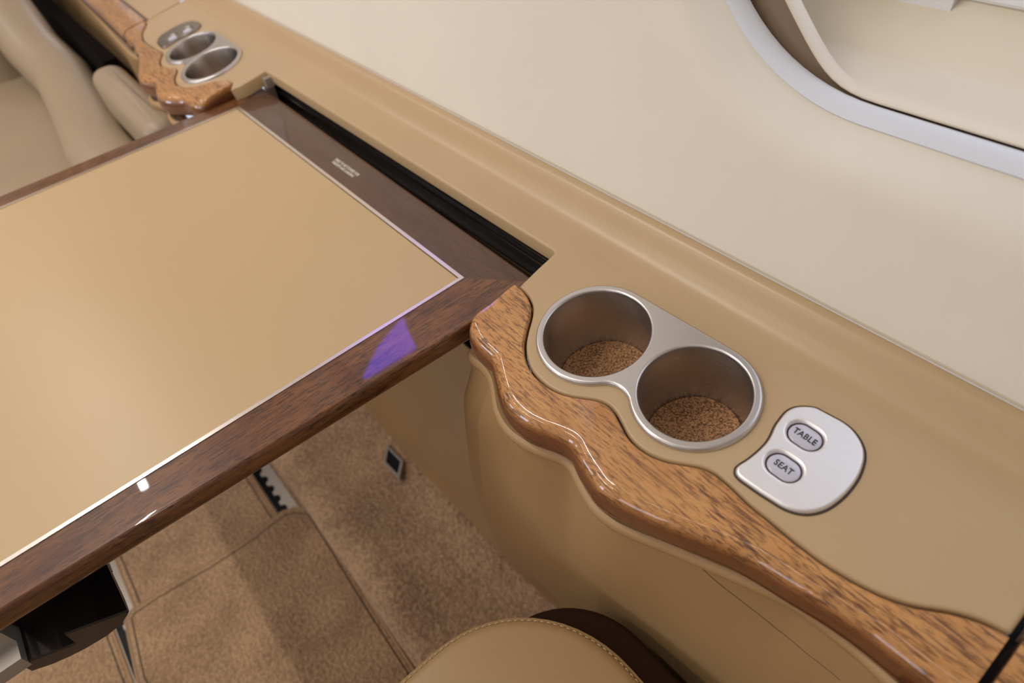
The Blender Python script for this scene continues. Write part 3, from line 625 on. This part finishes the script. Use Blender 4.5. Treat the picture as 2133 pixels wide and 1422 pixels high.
carpet_piece('carpet_mat', mt, .0062, 'brown carpet mat with bound curved edge laid over the seat tracks', None, .0058)

# socket in the kick step
def socket():
    s1 = [(-.659, .1066), (-.612, .1089), (-.589, .0862), (-.634, .0840)]
    cx = sum(p[0] for p in s1)/4; cy = sum(p[1] for p in s1)/4; zb_ = ZTOE - .0035
    t = thing('floor_socket', 'small black diamond-looking socket in a pale frame on the carpeted kick step', 'socket', (cx, cy, zb_))
    hole = [(cx + (x - cx)*.72, cy + (y - cy)*.72) for x, y in s1]
    m_ = MB(); plate(m_, s1, [hole], [(0, zb_ - .006), (0, zb_ + .0035), (.0006, zb_ + .0042)], lambda a, b, n: Vector((a, b, n)),
                     [(0, zb_ - .004), (0, zb_ + .0036), (.0005, zb_ + .0042)])
    m_.make('socket_frame', M['greymetal'], t, False)
    m_ = MB(); plate(m_, [(cx + (x - cx)*.74, cy + (y - cy)*.74) for x, y in s1], [], [(0, zb_ - .004), (0, zb_ + .0012)], lambda a, b, n: Vector((a, b, n)))
    m_.make('socket_insert', M['black'], t, False)
socket()

# ---------------------------------------------------------------- seats
def cushion(x0, x1, y0, y1, zt, th, rc, re, tilt=0., crown=.012, nx=26, pivot=None):
    """rounded upholstered block; the top is slightly crowned"""
    base = ccw(rrect(x0, y0, x1, y1, rc, 14)); rows = []
    cx, cy = (x0 + x1)/2, (y0 + y1)/2
    def zt_(x): return zt + tilt*(x - x0)
    for k in range(0, 4): rows.append([(x, y, zt_(x) - th + k*(th - re)/3) for x, y in base])
    for k in range(1, 9):
        a = PI/2*k/8; rows.append([(x, y, zt_(x) - re + re*math.sin(a)) for x, y in offset(base, re*(1 - math.cos(a)))])
    ins = offset(base, re)
    for k in range(1, 9):
        s = 1 - k/8.2; rows.append([(cx + (x - cx)*s, cy + (y - cy)*s, zt_(cx + (x - cx)*s) + crown*(1 - s*s)) for x, y in ins])
    m_ = MB(); m_.grid(rows, False, True); m_.cap(rows[-1]); return m_, base
ST = thing('cabin_seat', 'tan leather seat corner with pale stitched seam at the bottom of the photo', 'seat', (.05, -.2, 0))
m_, base = cushion(-.2035, .36, -.46, .0690, Z0 - .1490, .115, .105, .010, -.12, .010)
sc_ = m_.make('seat_cushion', M['seat'], ST)
seam = offset(base, .0022); dash = MB(); L_ = []
pts = []
for a, b in zip(seam, seam[1:] + seam[:1]):
    n_ = max(1, int(math.hypot(b[0] - a[0], b[1] - a[1])/.0012))
    for k in range(n_): pts.append((lerp(a[0], b[0], k/n_), lerp(a[1], b[1], k/n_)))
for i in range(0, len(pts) - 4, 4):
    q = []
    for j in range(3):
        x, y = pts[i + j]; q.append((x, y, Z0 - .1490 - .12*(x + .2035) - .0028 + (.0006 if j == 1 else 0)))
    dash.tube(q, .00045, 5)
dash.make('stitching', M['thread'], sc_)
m_ = MB(); wl = [(x, y, Z0 - .1490 - .12*(x + .2035) - .0100) for x, y in offset(base, -.0008)]; m_.tube(wl, .0016, 8, True); m_.make('welt', M['seat'], sc_)
m_, b2 = cushion(-.186, .40, -.44, .0945, Z0 - .174, .22, .075, .006, -.04, .0); m_.make('shade_block', M['darkbrown'], ST)  # dark block added in place of the shadow and gap beside the cushion
m_ = MB(); m_.box((-.02, -.36, .0065), (.34, -.075, Z0 - .40)); m_.make('seat_base', M['black'], ST, False)

FS = thing('cabin_seat', 'blurred beige leather seat beyond the table at the upper left', 'seat', (-1.6, -.25, 0))
m_, b3 = cushion(-1.80, -.98, -.52, .004, Z0 - .125, .16, .07, .035, -.02, .02); m_.make('seat_cushion', M['farseat'], FS)
# bolster wrapping the right side and rising into the backrest
path = [(-.96, .0, -.135), (-1.05, .006, -.115), (-1.2, .004, -.108), (-1.4, .024, -.105), (-1.55, .036, -.095), (-1.66, .022, -.06), (-1.74, .016, .02), (-1.80, .012, .12), (-1.86, .010, .30), (-1.92, .010, .5)]
m_ = MB(); rows = []
for i, (x, y, z) in enumerate(path):
    d = Vector(path[min(i + 1, len(path) - 1)]) - Vector(path[max(i - 1, 0)]); d.normalize()
    up = Vector((0, 1, 0)).cross(d); up = -up if up.z < 0 and abs(d.x) > .5 else up
    side = Vector((0, 1, 0)); up = d.cross(side); up = up if up.dot(Vector((1, 0, 1))) > 0 else -up
    c_ = Vector((x, y, z + Z0)); rx, rz = .052, .045
    if i in (0,): rx, rz = .03, .025
    rows.append([c_ + side*(rx*math.copysign(abs(math.cos(a))**.8, math.cos(a))) + up*(rz*math.copysign(abs(math.sin(a))**.8, math.sin(a)) - .02) for a in [2*PI*k/28 for k in range(28)]])
m_.grid(rows, False, True); m_.cap(rows[0]); m_.cap(rows[-1])
bo = m_.make('bolster', M['farseat'], FS)
m_ = MB(); rows = []
for i in range(14):
    t = i/13; z = -.16 + .80*t; xb = -1.72 - .24*t; row = []
    for k in range(33):
        s = -1 + 2*k/32; y = -.27 + .27*s; row.append((xb + .05*(1 - abs(s)**4) - .02*(t > .9), y, z + Z0))
    rows.append(row)
m_.grid(rows); rows2 = [[(x - .12, y, z) for x, y, z in r] for r in rows]; m_.grid(rows2)
m_.make('backrest', M['farseat'], FS)
m_, b4 = cushion(-1.29, -.98, .052, .106, Z0 - .028, .07, .025, .020, .0, .004); m_.make('armrest', M['farseat'], FS)
m_ = MB(); m_.box((-1.75, -.44, .0065), (-1.1, -.06, Z0 - .275)); m_.make('seat_base', M['black'], FS, False)
m_ = MB(); m_.box((-2.6, .062, .10), (-1.12, .098, Z0 - .118)); m_.box((-2.6, .0905, .10), (-1.36, .1165, Z0 - .047)); m_.make('shade_block', M['matt_black'], FS, False)  # black boxes added to fill the shaded gap between seat and console

# ---------------------------------------------------------------- cabin walls and windows
WALL = [(.055, .2672), (.10, .2795), (.16, .2960), (.24, .3110), (.34, .3190), (.46, .3150), (.58, .2980), (.70, .2600), (.82, .2050), (.90, .1600)]
def wall_y(z):
    t = interp(WALL, z); a = interp(WALL, z - .03); b = interp(WALL, z + .03); return .5*t + .25*(a + b) if .1 < z < .86 else t
WX0, WX1, WZ0, WZ1, WR = -.30, .30, .160, .640, .150
PITCH = 1.05
KIND2 = (-.30, .30, .235, .845, .12)
def win_ring(xc, off, k, n=96, rad=None, slot=0.):
    """rounded window outline grown by off; points run by angle"""
    a0, a1, b0, b1, rr = KIND2 if k == 2 else (WX0, WX1, WZ0, WZ1, WR)
    x0, x1, z0, z1 = a0 - off, a1 + off, b0 - off, b1 + off; r = max(.02, (rr if rad is None else rad) + off)
    full = ccw(rrect(x0, z0, x1, z1, r, n//4 - 1))
    return [(xc + x + slot*sstep(-.15, -.25, x), z) for x, z in full]  # slot shifts the left side of the ring inwards
def wall_side(left):
    Y = (lambda y: -1.5 - y) if left else (lambda y: y)
    m_ = MB(); n = 96
    for c in (-3, -2, -1, 0, 1):
        xc = c*PITCH; X0, X1, Za, Zb = xc - PITCH/2, xc + PITCH/2, .055, .90
        kind = 2 if (c == -1 and not left) else 0
        inner_ = win_ring(xc, .034, kind); outer_ = []
        cx, cz = xc, (WZ0 + WZ1)/2 + (.06 if kind else 0)
        for x, z in inner_:
            dx, dz = x - cx, z - cz
            tx = ((X1 if dx > 0 else X0) - cx)/dx if abs(dx) > 1e-9 else 1e9
            tz = ((Zb if dz > 0 else Za) - cz)/dz if abs(dz) > 1e-9 else 1e9
            t = min(tx, tz); outer_.append([cx + dx*t, cz + dz*t])
        for tx_, tz_ in ((X0, Za), (X1, Za), (X0, Zb), (X1, Zb)):
            j = min(range(n), key=lambda q: (outer_[q][0] - tx_)**2 + (outer_[q][1] - tz_)**2); outer_[j] = [tx_, tz_]
        rows = []
        for k in range(0, 13):
            t = k/12; rows.append([(lerp(a[0], b[0], t), Y(wall_y(lerp(a[1], b[1], t))), lerp(a[1], b[1], t) + Z0) for a, b in zip(outer_, inner_)])
        for off, dy in ((.029, .0008), (.024, .0030), (.019, .0065), (.0135, .0115), (.008, .0168), (.0060, .0188)):
            rows.append([(x, Y(wall_y(z) + dy), z + Z0) for x, z in win_ring(xc, off, kind)])
        m_.grid(rows, False, True)
    return m_
structure(wall_side(False).make('wall_right', M['wall']))
structure(wall_side(True).make('wall_left', M['wall']))
def window(num, c, left, pane):
    Y = (lambda y: -1.5 - y) if left else (lambda y: y)
    xc = c*PITCH; kind = 2 if (c == -1 and not left) else 0
    w = empty_structure('window_%d' % num, (xc, Y(.33), Z0 + .16))
    def ring_part(name, prof_, mat, par):
        m_ = MB(); m_.grid([[(x, Y(wall_y(z) + dy), z + Z0) for x, z in win_ring(xc, q[0], kind, 96, q[2] if len(q) > 2 else None, q[3] if len(q) > 3 else 0.)] for q in prof_ for dy in (q[1],)], False, True)
        return m_.make(name, mat, par)
    ring_part('trim_ring', [(.0078, .0172), (.0076, .0160), (.0072, .0158), (.0060, .0168), (.0035, .0194), (.0015, .0222), (.0003, .0250), (.0003, .0258), (.0020, .0266), (.0060, .0280), (.0070, .050)], M['lip'], w)
    if kind == 0:
        ring_part('brown_inset', [(.0062, .0285), (.0058, .0330), (.0, .0345), (-.0002, .0345, None, .0255)], M['inset_brown'], w)  # brown inset ring, widest along the left side
        ring_part('window_reveal', [(-.0003, .040, None, .026), (-.0003, .0272, None, .026), (-.0007, .0263, None, .026), (-.0016, .0260, None, .026), (-.0022, .0268, None, .026), (-.0024, .0350, None, .026), (-.0024, .0400, .13, .020), (-.0026, .048, .08, .006), (-.0040, .0700, .06, 0), (-.0052, .0740, .06, 0), (-.0092, .0790, .06, 0), (-.0292, .1040, .06, 0), (-.0320, .1070, .06, 0)], M['reveal'], w)
        fr = ring_part('inner_frame', [(-.0300, .1075, .06), (-.0318, .1035, .06), (-.0335, .1025, .06), (-.052, .1045, .06), (-.0545, .1060, .06), (-.0555, .112, .06), (-.057, .125, .06)], M['frame'], w)
        if not left and c == 0:
            m_ = MB(); m_.box((xc - .21, .4000, Z0 + .1850), (xc - .157, .4150, Z0 + .2080)); m_.make('frame_tab', M['frame'], fr, False)
        m_ = MB(); m_.cap([(x, Y(wall_y(z) + .125), z + Z0) for x, z in win_ring(xc, -.05, 0, 96, .06)]); m_.make('pane', pane, w, False)
    else:
        ring_part('window_reveal', [(.004, .050), (-.001, .040), (-.003, .0300), (-.004, .0285), (-.012, .0283), (-.05, .0283), (-.15, .0283), (-.2855, .0283)], M['reveal'], w)
        hi = [(-.790, .36), (-.815, .42), (-.832, .47), (-.857, .554), (-.885, .600), (-.915, .635), (-.989, .712), (-1.040, .765), (-1.091, .818)]
        lo = [(-.835, .36), (-.865, .42), (-.890, .47), (-.935, .554), (-.975, .600), (-1.005, .640), (-1.058, .715), (-1.080, .765), (-1.102, .818)]
        m_ = MB(); rows = [[(lerp(a, b, q), wall_y(lerp(c_, d_, q)) + .022, Z0 + lerp(c_, d_, q)) for q in (0, .35, .7, 1.)] for (a, c_), (b, d_) in zip(hi, lo)]
        m_.grid(rows); m_.make('reflection_glow', M['violet_glow'], w)  # glowing crescent added out of view, shaped for the table rail's violet reflection
n = 1
for left in (False, True):
    for c in (0, -1, 1, -2): window(n, c, left, M['pane']); n += 1
# ceiling, end bulkheads and the opposite lower wall
arc = []
for k in range(33):
    a = PI*k/32; y = -.75 + .910*math.cos(a); z = .90 + .36*math.sin(a)**.8; arc.append((y, z + Z0))
m_ = MB(); m_.grid([[(x, y, z) for y, z in arc] for x in (-3.675, -2, -1, 0, 1.575)]); structure(m_.make('ceiling', M['ceiling']))
for nm, x0, x1 in (('wall_front', -3.72, -3.675), ('wall_back', 1.575, 1.62)):
    m_ = MB(); m_.box((x0, -1.95, 0), (x1, .45, Z0 + 1.3)); structure(m_.make(nm, M['wall'], None, False))
m_ = MB(); m_.box((-3.675, -1.80, 0), (1.575, -1.70, Z0 + .06)); m_.box((-3.675, -1.8, Z0 + .02), (1.575, -1.60, Z0 + .06)); structure(m_.make('trim_1', M['panel'], None, False))

# ---------------------------------------------------------------- light
def area_light(name, loc, rot, sx, sy, power, col):
    l = bpy.data.lights.new(name, 'AREA'); l.shape = 'RECTANGLE'; l.size = sx; l.size_y = sy; l.energy = power; l.color = col
    o = bpy.data.objects.new(name, l); C.objects.link(o); o.location = loc; o.rotation_euler = rot; return o
for c, el, er in ((-2, 5., 3.), (-1, 6.8, 0.), (0, 2.4, .9), (1, .8, .6)):
    area_light('daylight_left', (c*PITCH, -1.98, Z0 + .40), (PI/2, 0, 0), .50, .40, el, (.86, .88, 1.0))
    if er: area_light('daylight_right', (c*PITCH, .50, Z0 + .40), (-PI/2, 0, 0), .50, .40, er, (.86, .87, 1.0))
for y, col in ((-.36, (1.0, .95, .92)), (-1.08, (1.0, .93, .82))):
    for x, e in ((-1.9, 3.4), (-.9, 6.2), (.1, .7), (1.1, .3)):
        area_light('ceiling_wash', (x, y, Z0 + 1.14), (0, 0, 0), .80, .018, e*(1. if y > -.5 else .8), col)

w = bpy.data.worlds.new('sky'); bpy.context.scene.world = w; w.use_nodes = True
bg = w.node_tree.nodes['Background']; bg.inputs['Color'].default_value = (.75, .80, 1.0, 1); bg.inputs['Strength'].default_value = 1.0

# ---------------------------------------------------------------- camera
cd = bpy.data.cameras.new('camera'); cam = bpy.data.objects.new('camera', cd); C.objects.link(cam)
r = CAM_ROT
cam.matrix_world = Matrix(((r[0][0], r[0][1], r[0][2], CAM_POS[0]), (r[1][0], r[1][1], r[1][2], CAM_POS[1]), (r[2][0], r[2][1], r[2][2], CAM_POS[2]), (0, 0, 0, 1)))
cd.sensor_width = 36; cd.lens = LENS; cd.clip_start = .01
cd.dof.use_dof = True; cd.dof.focus_distance = FOCUS; cd.dof.aperture_fstop = 5.6
S = bpy.context.scene; S.camera = cam
S.view_settings.view_transform = 'Standard'; S.view_settings.look = 'None'
S.view_settings.exposure = 0.; S.view_settings.gamma = 1.; S.view_settings.use_curve_mapping = False
